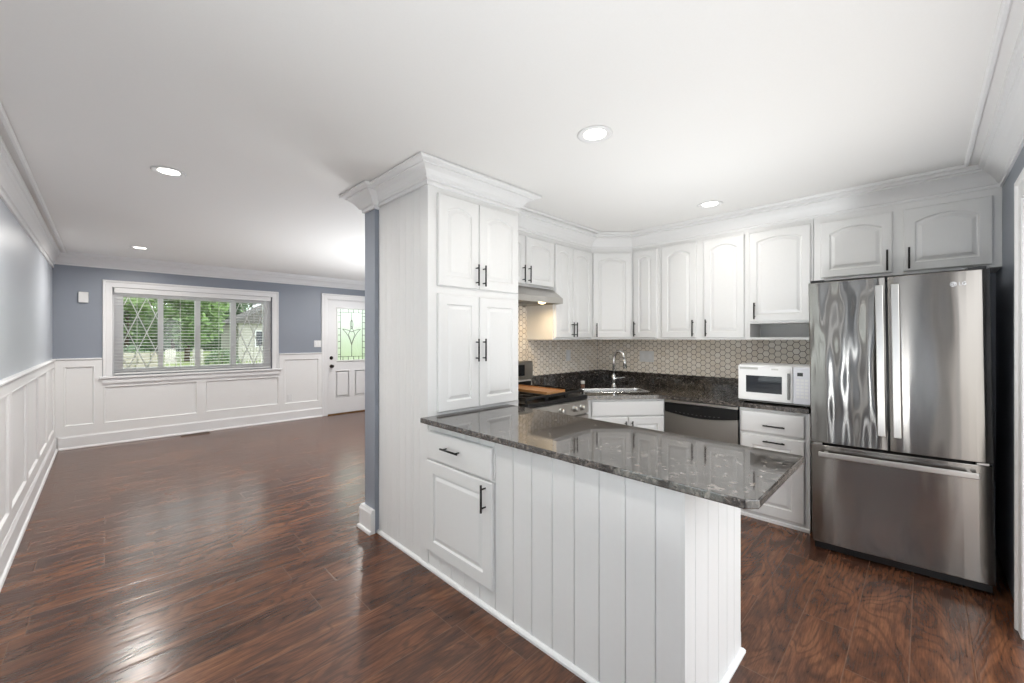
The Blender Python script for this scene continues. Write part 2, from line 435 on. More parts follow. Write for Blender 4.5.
# --- far wall wainscot, chair rail, baseboard
Yw = YF
def wains_far():
    mb = MB(); y1 = Yw-.0005
    mb.box(XL+.001, Yw-.008, .0, -.0165, y1, 1.11); mb.box(-.0165, Yw-.008, .0, 2.055, y1, .86); mb.box(2.055, Yw-.008, .0, 2.735, y1, 1.11)   # back boards
    pan = [(-.358, -.084, .28, 1.035), (-.008, .976, .275, .76), (1.063, 2.054, .285, .757), (2.128, 2.687, .28, 1.037)]
    f = Yw-.024
    # stiles and rails around the panels
    xs = [XL+.022, -.358, -.084, -.008, .976, 1.063, 2.054, 2.128, 2.687, 2.735]
    for a, b in zip(xs[0::2], xs[1::2]):
        for p, q, tp in ((a, min(b, -.0165), 1.105), (max(a, -.0165), min(b, 2.055), .86), (max(a, 2.055), b, 1.105)):
            if q-p > .002: mb.box(p, f, .155, q, Yw-.008, tp)
    for a, b, c, d in pan:
        mb.box(a, f, .155, b, Yw-.008, c); mb.box(a, f, d, b, Yw-.008, 1.105 if d > 1 else .86)
        pr = [(0, -.022), (.004, -.024), (.012, -.0235), (.018, -.016), (.02, -.0085), (0, -.0085)]
        mb.sweep(pr, [(a, c), (b, c), (b, d), (a, d)], side=1, closed=True, mp=lambda p, q, r: (p, Yw+r, q))
    return mb
struct('trim_8', wains_far(), M['panel'])
RAIL = [(0, 1.105), (.026, 1.105), (.03, 1.112), (.036, 1.118), (.036, 1.128), (.03, 1.133), (0, 1.133)]
struct('trim_9', MB().sweep(RAIL, [(XL+.037, YF-.0003), (-.0165, YF-.0003)], side=-1), M['trim'])
struct('trim_10', MB().sweep(RAIL, [(2.055, YF-.0003), (2.734, YF-.0003)], side=-1), M['trim'])
BASE = [(0, .0005), (.048, .0005), (.048, .01), (.044, .02), (.034, .026), (.034, .145), (.03, .152), (.026, .163), (.025, .168), (0, .168)]
struct('baseboard_far', MB().sweep(BASE, [(XL+.05, YF-.0003), (2.734, YF-.0003)], side=-1), M['trim'])
# --- left wall wainscot
def wains_left():
    mb = MB(); x = XL+.0005
    y0, y1 = 2.12, YF-.026
    mb.box(x, y0, 0, XL+.008, y1, 1.11)
    st = []; q = y1
    edges = [y1, 7.42]
    for c in (6.62, 5.8, 4.98, 4.16, 3.34, 2.5): edges += [c+.045, c-.045]
    edges += [y0+.05, y0]
    for a, b in zip(edges[0::2], edges[1::2]): mb.box(XL+.008, b, .155, XL+.022, a, 1.105)
    ins = [(edges[i+1], edges[i]) for i in range(1, len(edges)-2, 2)]
    for a, b in ins:
        mb.box(XL+.008, a, .155, XL+.022, b, .26); mb.box(XL+.008, a, 1.04, XL+.022, b, 1.105)
        pr = [(0, .022), (.004, .024), (.012, .0235), (.018, .016), (.02, .0085), (0, .0085)]
        mb.sweep(pr, [(a, .26), (b, .26), (b, 1.04), (a, 1.04)], side=1, closed=True, mp=lambda p, q, r: (XL+r, p, q))
    return mb
struct('trim_11', wains_left(), M['panel'])
struct('trim_12', MB().sweep(RAIL, [(XL+.0003, 2.12), (XL+.0003, YF-.0003)], side=-1), M['trim'])
struct('baseboard_left', MB().sweep(BASE, [(XL+.0003, 2.12), (XL+.0003, YF-.0003)], side=-1), M['trim'])
struct('baseboard_partition', MB().sweep([(a*.9, c) for a, c in BASE], [(XR, 2.9105), (1.3645, 2.9105), (1.3645, 2.75)], side=-1), M['trim'])

# --- window_1 (far wall) with frame parts
def casing(mb, a0, a1, z0, z1, w, mp, bottom=False):
    pr = [(0, 0), (0, .014), (.008, .018), (w-.03, .02), (w-.022, .028), (w-.006, .03), (w, .026), (w, 0)]
    path = [(a0, z0), (a0, z1), (a1, z1), (a1, z0)]
    mb.sweep(pr, path, side=1, mp=mp)
    return mb
def window_far():
    mp = lambda p, q, r: (p, Yw-r-.0004, q)
    wb = MB(); casing(wb, WIN[0], WIN[1], .888, WIN[3], .09, mp)
    root = struct('window_1', wb, M['trim'])
    s = MB(); s.box(-.045, Yw-.062, .862, 2.085, YF+.03, .887); struct('window_sill', s, M['trim'], root, bev=.004)
    s = MB(); s.sweep([(0, 0), (.02, 0), (.02, .05), (.012, .062), (0, .062)], [(-.012, 0), (2.05, 0)], side=1, mp=lambda p, q, r: (p, Yw-.0245-q, .799+r)); struct('window_apron', s, M['trim'], root)
    y0, y1 = YF+.06, YF+.13
    f = MB()
    x0, x1, z0, z1 = WIN
    f.box(x0+.001, y0, z0+.001, .185, y1, z1-.001); f.box(1.845, y0, z0+.001, x1-.001, y1, z1-.001)
    f.box(.185, y0, z0+.001, 1.845, y1, .975); f.box(.185, y0, 1.945, 1.845, y1, z1-.001)
    f.box(.54, y0, .975, .598, y1, 1.945); f.box(1.396, y0, .975, 1.468, y1, 1.945)
    f.box(.955, y0+.012, .975, 1.022, y1, 1.945)
    struct('window_frame', f, M['trim'], root, bev=.003)
    panes = [(.185, .54), (.598, .955), (1.022, 1.396), (1.468, 1.845)]
    for i, (a, b) in enumerate(panes):
        g = MB().box(a-.002, y1-.03, .973, b+.002, y1-.026, 1.947)
        p = struct('pane', g, M['glass'], root)
        if i in (0, 3):
            d = MB(); hw, hh = .0935, .245
            za, zb = .975, 1.945
            for sgn in (1, -1):
                for k in range(-9, 10):
                    # line x = c + sgn*(z-za)*hw/hh
                    c = a + (.05 if i == 0 else .06) + k*2*hw
                    pts = []
                    for q in range(81):
                        z = za+(zb-za)*q/80; x = c+sgn*(z-za)*hw/hh
                        if a <= x <= b: pts.append((x, z))
                    if len(pts) > 3:
                        d.cyl((pts[0][0], y1-.04, pts[0][1]), (pts[-1][0], y1-.04, pts[-1][1]), .006, seg=6)
            struct('diamond_grid', d, M['trim'], p)
    return root
window_far()

# --- front door in the far wall
def front_door():
    mp = lambda p, q, r: (p, Yw-r-.0004, q)
    c = MB(); casing(c, DOOR[0], DOOR[1], .001, DOOR[3], .1, mp)
    for a, b, z0, z1 in ((DOOR[0]+.0005, DOOR[0]+.012, .001, DOOR[3]-.001), (DOOR[1]-.012, DOOR[1]-.0005, .001, DOOR[3]-.001), (DOOR[0]+.012, DOOR[1]-.012, DOOR[3]-.012, DOOR[3]-.001)):
        c.box(a, YF+.001, z0, b, YF+WT-.005, z1)
    root = struct('door_1', c, M['trim'])
    y0, y1 = YF+.01, YF+.052
    gx0, gx1, gz0, gz1 = 3.03, 3.555, .985, 1.925
    xa, xb, za, zb = DOOR[0]+.014, DOOR[1]-.014, .018, DOOR[3]-.014
    s = MB()
    s.box(xa, y0, za, gx0, y1, zb); s.box(gx1, y0, za, xb, y1, zb); s.box(gx0, y0, za, gx1, y1, gz0); s.box(gx0, y0, gz1, gx1, y1, zb)
    fr = [(0, .0), (.0, .012), (.012, .016), (.026, .012), (.034, 0)]
    s.sweep(fr, [(gx0, gz0), (gx1, gz0), (gx1, gz1), (gx0, gz1)], side=-1, closed=True, mp=lambda p, q, r: (p, y0-r, q))
    for a, b in ((2.985, 3.255), (3.335, 3.6)):
        pr = [(0, 0), (.006, .006), (.016, .006), (.024, -.002), (.05, .004), (.05, 0)]
        s.sweep(pr, [(a, .3), (b, .3), (b, .8), (a, .8)], side=1, closed=True, mp=lambda p, q, r: (p, y0-r, q))
        s.box(a+.05, y0-.004, .35, b-.05, y0+.001, .75)
    struct('door_leaf', s, M['trim'], root)
    g = MB().box(gx0-.004, y0+.018, gz0-.004, gx1+.004, y0+.022, gz1+.004); g = struct('leaded_glass', g, M['frost'], root)
    # lead came: border, centre bar and a diamond-and-petal ornament
    l = MB(); yl = y0+.012; r = .005; cx, cz = (gx0+gx1)/2, (gz0+gz1)/2
    def ln(*pts):
        l.tube([(p, yl, q) for p, q in pts], r, seg=6)
    def curve(a, b, c, n=10):
        return [((1-t)**2*a[0]+2*t*(1-t)*b[0]+t*t*c[0], (1-t)**2*a[1]+2*t*(1-t)*b[1]+t*t*c[1]) for t in [i/n for i in range(n+1)]]
    bx, bz = .055, .06
    ln((gx0+bx, gz0), (gx0+bx, gz1)); ln((gx1-bx, gz0), (gx1-bx, gz1)); ln((gx0, gz0+bz), (gx1, gz0+bz)); ln((gx0, gz1-bz), (gx1, gz1-bz))
    ln((cx, gz1-bz), (cx, cz+.16)); ln((cx, gz0+bz), (cx, cz-.16))
    ln((cx, cz+.16), (cx+.06, cz), (cx, cz-.16), (cx-.06, cz), (cx, cz+.16))
    for sg in (1, -1):
        ln(*curve((cx, cz-.2), (cx+sg*.05, cz), (cx+sg*.17, cz+.1)))
        ln(*curve((cx+sg*.17, cz+.1), (cx+sg*.1, cz+.1), (cx, cz+.05)))
        ln(*curve((cx, cz+.28), (cx+sg*.05, cz+.2), (cx, cz+.1)))
    for k in range(7):
        z = gz0+.1+k*.12
        ln((gx0, z), (gx0+bx, z)); ln((gx1-bx, z), (gx1, z))
    for k in range(4):
        x = gx0+.1+k*.1
        ln((x, gz0), (x, gz0+bz)); ln((x, gz1-bz), (x, gz1))
    struct('lead_came', l, M['greysteel'], g)
    k = MB().lathe([(.03, 0), (.032, -.006), (.022, -.012), (.012, -.016), (.012, -.035), (.026, -.042), (.03, -.055), (.024, -.066), (0, -.07)], (2.912, y0, .88), 'y'); struct('door_knob', k, M['bronze'], root)
    k = MB().lathe([(.03, 0), (.032, -.008), (.024, -.016), (.012, -.018), (.012, -.03), (0, -.032)], (2.912, y0, 1.03), 'y'); struct('deadbolt', k, M['bronze'], root)
    t = MB().box(DOOR[0]+.013, YF-.03, .001, DOOR[1]-.013, YF+WT, .017); struct('threshold', t, M['brass'], root)
front_door()

# --- patio door in the left wall and cased opening in the back wall (both outside the picture, they let the daylight in)
def patio():
    mb = MB(); mp = lambda p, q, r: (XL+r+.0004, p, q)
    casing(mb, PAT[0], PAT[1], .001, PAT[3], .09, mp); casing(mb, SID[0], SID[1], SID[2], SID[3], .06, mp)
    root = struct('door_2', mb, M['trim'])
    f = MB(); x0, x1 = XL-.11, XL-.05
    for a, b in ((PAT[0]+.001, PAT[0]+.07), (PAT[1]-.07, PAT[1]-.001), (1.44, 1.51)): f.box(x0, a, .0, x1, b, PAT[3]-.001)
    f.box(x0, PAT[0]+.07, 0, x1, PAT[1]-.07, .09); f.box(x0, PAT[0]+.07, PAT[3]-.08, x1, PAT[1]-.07, PAT[3]-.001)
    struct('patio_frame', f, M['trim'], root)
    struct('patio_pane', MB().box(x0+.03, PAT[0]+.07, .09, x0+.034, PAT[1]-.07, PAT[3]-.08), M['glass'], root)
patio()
def opening():
    mb = MB(); mp = lambda p, q, r: (p, YB+r+.0004, q)
    casing(mb, OPN[0], OPN[1], .001, OPN[3], .1, mp)
    root = struct('door_3', mb, M['trim'])
    # the casing nearest the refrigerator belongs to a second doorway leaf
    f = MB()
    for a, b in ((OPN[0]+.001, OPN[0]+.06), (OPN[1]-.06, OPN[1]-.001)): f.box(a, YB-.11, 0, b, YB-.05, OPN[3]-.001)
    f.box(OPN[0]+.06, YB-.11, OPN[3]-.07, OPN[1]-.06, YB-.05, OPN[3]-.001)
    struct('door_jamb', f, M['trim'], root)
opening()

# --- hex tile backsplash (wall finish): range wall and right wall
def hex_wall():
    mb = MB(); D = .052; R = D/math.sqrt(3)-.0022; cp = D*math.sqrt(3)/2
    def hexes(u0, u1, z0, z1, mp):
        n = int((u1-u0)/cp)+2
        for i in range(n):
            u = u0+i*cp
            k = 0
            while True:
                z = z0+k*D+(D/2 if i % 2 else 0); k += 1
                if z > z1+D/2: break
                pts = []
                for q in range(6):
                    pu = u+R*math.cos(q*PI/3); pz = z+R*math.sin(q*PI/3)
                    pts.append((min(max(pu, u0), u1), min(max(pz, z0), z1)))
                us = [p[0] for p in pts]; zs = [p[1] for p in pts]
                if max(us)-min(us) < .012 or max(zs)-min(zs) < .01: continue
                # drop duplicate points
                cl = []
                for p in pts:
                    if not cl or (abs(p[0]-cl[-1][0])+abs(p[1]-cl[-1][1])) > 1e-5: cl.append(p)
                if abs(cl[0][0]-cl[-1][0])+abs(cl[0][1]-cl[-1][1]) < 1e-5: cl.pop()
                if len(cl) < 3: continue
                mu = sum(p[0] for p in cl)/len(cl); mz = sum(p[1] for p in cl)/len(cl)
                A = [mb.v(mp(a, b, .004)) for a, b in cl]; B = [mb.v(mp(a, b, .0078)) for a, b in cl]
                C = [mb.v(mp(mu+(a-mu)*.95, mz+(b-mz)*.95, .0088)) for a, b in cl]
                mb.quadring(A, B); mb.quadring(B, C); mb.bm.faces.new(C)
    # range wall: full height behind the range, then below the wall cabinets
    y = 2.7545; mpr = lambda u, z, o: (u, y-o, z)
    mb.box(2.18, y-.006, .86, 2.9345, y, 1.9, mat=1); mb.box(2.9345, y-.006, .86, XR-.0085, y, 1.3745, mat=1)
    hexes(2.18, 2.934, .99, 1.70, mpr); hexes(2.936, XR-.0095, .99, 1.3745, mpr)
    x = XR-.0005; mpx = lambda u, z, o: (x-o, u, z)
    mb.box(x-.006, .535, .86, x, y-.0085, 1.3745, mat=1)
    hexes(.54, y-.0095, .99, 1.3745, mpx)
    return mb
struct('wall_backsplash', hex_wall(), [M['tile'], M['grout']])

# ================================================================== CABINETRY
def handle_v(p, x, z0, z1, y, r=.0058, so=.03, label=None):
    mb = MB(); mb.cyl((x, y-so, z0), (x, y-so, z1), r, seg=10)
    for z in (z0+.022, z1-.022): mb.cyl((x, y+.001, z), (x, y-so, z), r*.75, seg=8)
    return obj('handle', mb, M['black'], p, label)
def handle_h(p, x0, x1, z, y, r=.0058, so=.03):
    mb = MB(); mb.cyl((x0, y-so, z), (x1, y-so, z), r, seg=10)
    for x in (x0+.02, x1-.02): mb.cyl((x, y+.001, z), (x, y-so, z), r*.75, seg=8)
    return obj('handle', mb, M['black'], p)
def door(p, x0, x1, z0, z1, arch=.0, hx=None, hz=None, fr=.06, name='door', yf=-.0205):
    d = obj(name, MB().panel(x0, x1, z0, z1, yf, arch=arch, fr=fr), M['white'], p)
    if hx is not None: handle_v(d, hx, hz[0], hz[1], yf)
    return d
R90 = -PI/2
UB, UT = 1.375, 2.335

# --- tall pantry cabinet
def grooved(pts_s, s0, s1, w=.004, dep=.0045):
    """front edge profile (s, depth) with V grooves"""
    out = [(s0, 0)]
    for g in pts_s: out += [(g-w, 0), (g, dep), (g+w, 0)]
    return out+[(s1, 0)]
def pantry():
    t = thing('pantry_cabinet', 'tall white pantry cabinet with four doors and beadboard side, rising to the ceiling', 'cabinet', (1.395, 2.12, 0))
    w, dpt = .78, .633
    b = MB(); b.box(.012, 0, 0, w, dpt, 2.40); obj('carcass', b, M['white'], t)
    gs = [.095, .17, .195, .27, .345, .37, .445, .52, .545, .62]
    pr = grooved(gs, .0, dpt, .003, .0024)
    b = MB(); b.prism([(d, s) for s, d in pr]+[(.0118, dpt), (.0118, 0)], .0, 2.40)
    b.box(-.006, -.0005, .0, .0, .07, 2.40)
    obj('side_panel', b, M['white'], t, 'white beadboard side panel')
    for a, c in ((.06, .386), (.391, .762)):
        left = a < .1
        hx = c-.028 if left else a+.028
        door(t, a, c, 1.715, 2.285, .036, hx, (1.735, 1.875), fr=.062)
        door(t, a, c, .93, 1.665, 0, hx, (1.235, 1.385), fr=.062)
    m = MB().sweep([(0, .0005), (.016, .0005), (.016, .012), (.01, .02), (.004, .024), (0, .024)], [(-.0005, dpt), (-.0005, .0)], side=-1)
    obj('base_trim', m, M['trim'], t)
    cr = [(0, 2.322), (.006, 2.322), (.01, 2.326), (.01, 2.336), (.005, 2.34), (.005, 2.347), (.016, 2.349), (.018, 2.357), (.024, 2.359), (.03, 2.376), (.048, 2.397), (.072, 2.408), (.086, 2.41), (.086, 2.417), (.1, 2.419), (.116, 2.424), (.124, 2.43), (.124, 2.4395), (0, 2.4395)]
    m = MB().sweep(cr, [(-.0062, dpt-.003), (-.0062, -.0006), (w, -.0006), (w+.0004, .29)], side=-1); obj('crown', m, M['trim'], t)
pantry()

# --- peninsula base
def peninsula():
    t = thing('peninsula_cabinet', 'white beadboard peninsula base with one drawer and one door at its left end', 'cabinet', (1.395, 2.1185, 0), R90)
    L = 1.5475; dp = .597; Z = .8835
    b = MB(); b.box(.0, .0125, 0, L-.0125, dp, Z); obj('carcass', b, M['white'], t)
    ys = [2.0, 1.885, 1.765, 1.643, 1.521, 1.394, 1.273, 1.152, 1.033, .911, .795, .676]
    pr = grooved([2.1185-y for y in ys], 0, L-.0125, .003, .009)
    b = MB(); b.prism(pr+[(L-.0125, .0122), (0, .0122)], 0, Z); obj('front_panel', b, M['white'], t, 'long white beadboard panel facing the living room')
    xs = [.09, .21, .322, .42, .51]
    pr = grooved(xs, .0, dp, .0032, .0055)
    b = MB(); b.prism([(L-d, s) for s, d in pr]+[(L-.0122, dp), (L-.0122, 0)], 0, Z); obj('end_panel', b, M['white'], t, 'short white beadboard end panel')
    b = MB().slab(.006, .588, .668, .838, -.0205); d = obj('drawer', b, M['white'], t); handle_h(d, .19, .345, .762, -.0205)
    door(t, .006, .594, .118, .66, 0, .545, (.508, .66-.012), fr=.07)
    sh = [(0, .0005), (.016, .0005), (.016, .012), (.01, .02), (.004, .024), (0, .024)]
    b = MB().sweep(sh, [(.0005, -.0004), (L+.0004, -.0004), (L+.0004, dp+.0004), (L-.3, dp+.0004)], side=-1)
    b.sweep([(0, .024), (.008, .024), (.008, .085), (.004, .095), (0, .095)], [(L-.001, dp+.0004), (L-.3, dp+.0004)], side=-1)
    obj('base_trim', b, M['trim'], t)
    # kitchen-side doors
    for k in range(3):
        a = .06+k*.46
        m = MB().panel(a, a+.43, .1, .84, 0, fr=.06)
        for v in m.bm.verts: v.co = Vector((v.co.x, dp+.0205-v.co.y, v.co.z))
        obj('door', m, M['white'], t)
peninsula()
pt = [(1.335, 2.1185), (2.06, 2.1185), (2.004, .342), (1.366, .342), (1.335, .374)]
tag(obj('peninsula_countertop', MB().prism(pt, .8845, .914), M['granite'], bev=.004), 'polished grey speckled granite slab on top of the white peninsula', 'countertop')

# --- wall cabinets on the range wall
Yu = 2.414
def hood_cab():
    t = thing('wall_cabinet', 'short white two door wall cabinet directly above the range hood', 'cabinet', (2.18, Yu, 0), 0, 'white wall cabinets')
    w = .754; obj('carcass', MB().box(0, 0, 1.835, w, .339, UT), M['white'], t)
    door(t, .02, .360, 1.85, 2.262, .03, .330, (1.862, 2.005), fr=.05); door(t, .378, .742, 1.85, 2.262, .03, .402, (1.862, 2.005), fr=.05)
hood_cab()
def double_cab():
    t = thing('wall_cabinet', 'white wall cabinet with two narrow doors between range hood and corner cabinet', 'cabinet', (2.935, Yu, 0), 0, 'white wall cabinets')
    w = .6145; obj('carcass', MB().box(0, 0, UB, w, .339, UT), M['white'], t)
    door(t, .018, .279, UB+.018, 2.262, .03, .258, (1.40, 1.54), fr=.05); door(t, .287, .598, UB+.018, 2.262, .03, .310, (1.40, 1.54), fr=.05)
double_cab()
def corner_cab():
    t = thing('wall_cabinet', 'white corner wall cabinet set diagonally, single arched door above the sink', 'cabinet', (3.55, Yu, 0), -PI/4, 'white wall cabinets')
    c, s = math.cos(-PI/4), math.sin(-PI/4)
    loc = lambda x, y: ((x-3.55)*c+(y-Yu)*s, -(x-3.55)*s+(y-Yu)*c)
    pts = [loc(*p) for p in ((3.5505, Yu), (3.85, 2.1155), (XR-.001, 2.1155), (XR-.001, 2.7535), (3.5505, 2.7535))]
    obj('carcass', MB().prism(pts, UB, UT), M['white'], t)
    door(t, .016, .406, UB+.018, 2.262, .035, .05, (1.40, 1.54), fr=.055)
corner_cab()
Xu = 3.85
def ucab(label, y1, y0, doors, z0=UB, extra=None):
    t = thing('wall_cabinet', label, 'cabinet', (Xu, y1, 0), R90, 'white wall cabinets')
    w = y1-y0-.001
    if not extra: obj('carcass', MB().box(0, 0, z0, w, .329, UT), M['white'], t)
    else: extra(t, w)
    for a, b, za, zb, arch, h, hz in doors:
        door(t, y1-a, y1-b, za, zb, arch, y1-h, hz, fr=.055)
    return t
hz = (1.405, 1.555)
ucab('white wall cabinet with one narrow arched door just right of the corner cabinet', 2.1145, 1.82, [(2.093, 1.845, UB+.018, 2.268, .03, 2.072, hz)])
ucab('wide white wall cabinet with a pair of tall arched doors, left of the microwave', 1.82, 1.052, [(1.795, 1.468, UB+.018, 2.268, .04, 1.492, hz), (1.402, 1.072, UB+.018, 2.268, .04, 1.376, hz)])
def cubby(t, w):
    b = MB(); b.box(0, 0, 1.51, w, .329, UT)
    b.box(0, 0, UB, w, .329, UB+.022); b.box(0, .0, UB+.022, .02, .329, 1.51); b.box(w-.012, 0, UB+.022, w, .329, 1.51); b.box(.02, .317, UB+.022, w-.012, .329, 1.51)
    obj('carcass', b, M['white'], t, 'white box with an open shelf below the door')
ucab('white wall cabinet with one arched door over an open cubby, above the microwave', 1.052, .597, [(1.034, .613, 1.527, 2.268, .03, .99, (1.545, 1.68))], extra=cubby)
ucab('wide short white cabinet with two arched doors over the refrigerator', .595, YB, [(.552, .152, 1.84, 2.258, .04, .178, (1.853, 1.995)), (.098, -.297, 1.84, 2.258, .04, .07, (1.853, 1.995))], z0=1.822)

# --- sink base, diagonal, and the drawer base
KZ = .85
A0 = (3.005, 2.095); A1 = (3.558, 1.637)
ang = math.atan2(A1[1]-A0[1], A1[0]-A0[0]); LEN = math.hypot(A1[0]-A0[0], A1[1]-A0[1])
def sink_base():
    t = thing('sink_cabinet', 'white diagonal corner base cabinet under the sink', 'cabinet', (*A0, 0), ang)
    c, s = math.cos(ang), math.sin(ang)
    loc = lambda x, y: ((x-A0[0])*c+(y-A0[1])*s, -(x-A0[0])*s+(y-A0[1])*c)
    # an open box: front board, two side boards and a floor, so that the basin hangs inside
    b = MB(); b.box(0, 0, .1, LEN, .02, KZ-.001)
    pts = [loc(*p) for p in ((2.972, 2.118), (2.99, 2.118), (2.99, 2.74), (2.972, 2.74))]; b.prism(pts, .1, KZ-.001)
    pts = [loc(*p) for p in ((3.575, 1.638), (XR-.01, 1.638), (XR-.01, 1.656), (3.575, 1.656))]; b.prism(pts, .1, KZ-.001)
    pts = [loc(*p) for p in ((2.99, 2.13), (3.57, 1.66), (XR-.02, 1.66), (XR-.02, 2.73), (2.99, 2.73))]; b.prism(pts, .1, .12)
    b.box(.03, .06, 0, LEN-.03, .075, .1)
    obj('carcass', b, M['white'], t)
    obj('drawer_front', MB().slab(.045, LEN-.015, .70, .832, -.0205), M['white'], t)
    mid = LEN/2+.015
    door(t, .045, mid-.003, .12, .69, 0, mid-.03, (.52, .66)); door(t, mid+.003, LEN-.015, .12, .69, 0, mid+.03, (.52, .66))
sink_base()
def drawer_base():
    t = thing('drawer_cabinet', 'white base cabinet with a drawer over one door, between dishwasher and refrigerator', 'cabinet', (3.565, 1.027, 0), R90)
    w = 1.027-.572
    b = MB(); b.box(0, 0, .0, w, .60, KZ-.001); obj('carcass', b, M['white'], t)
    d = obj('drawer', MB().slab(.012, w-.03, .665, .828, -.0205), M['white'], t); handle_h(d, .17, .31, .73, -.0205)
    d = obj('door', MB().panel(.012, w-.03, .05, .648, -.0205, fr=.075), M['white'], t); handle_h(d, .17, .31, .612, -.0205)
    obj('base_trim', MB().sweep([(0, .0005), (.012, .0005), (.012, .02), (0, .026)], [(0, -.0004), (w, -.0004)], side=-1), M['trim'], t)
drawer_base()

# --- L-shaped countertop with the corner, sink cut-out and upstand
CT = .885
def counter():
    bm = MB()
    nx, ny = math.cos(ang), math.sin(ang)          # along the diagonal front
    px_, py_ = -ny, nx                              # into the corner
    if px_*1+py_*1 < 0: px_, py_ = -px_, -py_
    mid = ((A0[0]+A1[0])/2, (A0[1]+A1[1])/2)
    P = lambda a, b: (mid[0]+nx*a+px_*b, mid[1]+ny*a+py_*b)
    outer = [(2.9705, 2.07), (2.985, 2.07), (3.535, 1.615), (3.535, .575), (XR-.011, .575), (XR-.011, 2.742), (2.9705, 2.742)]
    hole = [P(-.31, .185), P(.31, .185), P(.31, .46), P(-.31, .46)]
    # round the hole corners
    def rounded(h, r=.05, n=5):
        out = []
        for i in range(4):
            p = Vector(h[i]); a = (Vector(h[i-1])-p).normalized(); b = (Vector(h[(i+1) % 4])-p).normalized()
            for k in range(n+1):
                q = k/n; out.append(p+a*r*(1-q)**2+b*r*q**2)
        return [tuple(v) for v in out]
    hr = rounded(hole)
    me = bm.bm
    for z, flip in ((CT, False), (KZ, True)):
        vo = [me.verts.new((x, y, z)) for x, y in outer]; vh = [me.verts.new((x, y, z)) for x, y in hr]
        es = [me.edges.new((vo[i], vo[(i+1) % len(vo)])) for i in range(len(vo))]+[me.edges.new((vh[i], vh[(i+1) % len(vh)])) for i in range(len(vh))]
        bmesh.ops.triangle_fill(me, edges=es, use_beauty=True)
        if z == CT: to, th = vo, vh
        else: bo, bh = vo, vh
    bm.quadring(bo, to); bm.quadring(bh, th)
    t = thing('kitchen_countertop', 'dark granite L-shaped countertop along the range wall and window-less right wall', 'countertop')
    t['label'] = 'dark granite L-shaped countertop around the sink corner, carrying the microwave'
    obj('slab', bm, M['granite'], t)
    u = MB(); u.box(2.9705, 2.716, CT+.0003, XR-.031, 2.742, 1.015); u.box(XR-.031, .575, CT+.0003, XR-.011, 2.742, 1.015)
    obj('upstand', u, M['granite'], t, bev=.002)
    # undermount sink basin
    s = MB(); D = .17
    def ring(z, ins): return [s.v((*P(a, b), z)) for a, b in rr(ins)]
    def rr(i):
        h = [(-.31+i, .185+i), (.31-i, .185+i), (.31-i, .46-i), (-.31+i, .46-i)]
        return rounded(h, .055)
    R = [ring(CT+.0003, -.008), ring(CT+.0016, -.007), ring(CT+.0016, .002), ring(CT-.004, .005), ring(KZ-D, .016), ring(KZ-D-.012, .035)]
    for a, b in zip(R, R[1:]): s.quadring(a, b, smooth=False)
    s.bm.faces.new(R[-1])
    c = P(0, .32); s.lathe([(.04, 0), (.042, .003), (.03, .004), (.02, .001)], (c[0], c[1], KZ-D-.0118))
    sk = thing('sink', 'stainless steel rimmed sink basin set in the dark granite corner', 'sink', (0, 0, 0))
    obj('basin', s, M['sinksteel'], sk)
    return P
P = counter()

def faucet():
    x, y = 3.735, 2.262
    t = thing('faucet', 'chrome gooseneck faucet standing behind the sink', 'faucet', (x, y, CT), -PI/4)
    b = MB().lathe([(.028, .0003), (.028, .008), (.02, .014), (.019, .05), (.021, .055), (.021, .115), (.017, .122), (.012, .13)]); obj('base', b, M['chrome'], t)
    pts = [(0, 0, .12), (0, 0, .27)]
    r = .062
    dx, dy = .66, -.75
    for k in range(0, 13):
        a = PI*k/12*.97; q = r*(1-math.cos(a)); pts.append((dx*q, dy*q, .29+r*math.sin(a)*1.25))
    b = MB().tube(pts, .013, 12); s = obj('spout', b, M['chrome'], t)
    e = Vector(pts[-1]); b = MB().tube([e+Vector((0, 0, .004)), e+Vector((.004, -.003, -.03)), e+Vector((.01, -.008, -.1))], .015, 12, radii=[.012, .016, .0185]); obj('spray_head', b, M['chrome'], s)
    b = MB().cyl((0, 0, .085), (.05, 0, .09), .013); b.cyl((.05, 0, .09), (.115, -.0, .098), .008, .0065); obj('lever', b, M['chrome'], t)
faucet()
def soap():
    x, y = 3.44, 2.44
    t = thing('soap_bottle', 'tiny white capped brown bottle on the granite between range and sink', 'bottle', (x, y, CT))
    obj('bottle_body', MB().lathe([(.02, .0003), (.021, .004), (.021, .03), (.012, .036), (.012, .04)]), simple('brown_bottle', (110, 78, 62), .3), t)
    obj('cap', MB().lathe([(.019, .04), (.021, .043), (.021, .066), (.016, .072), (0, .073)]), M['plastic'], t)
soap()

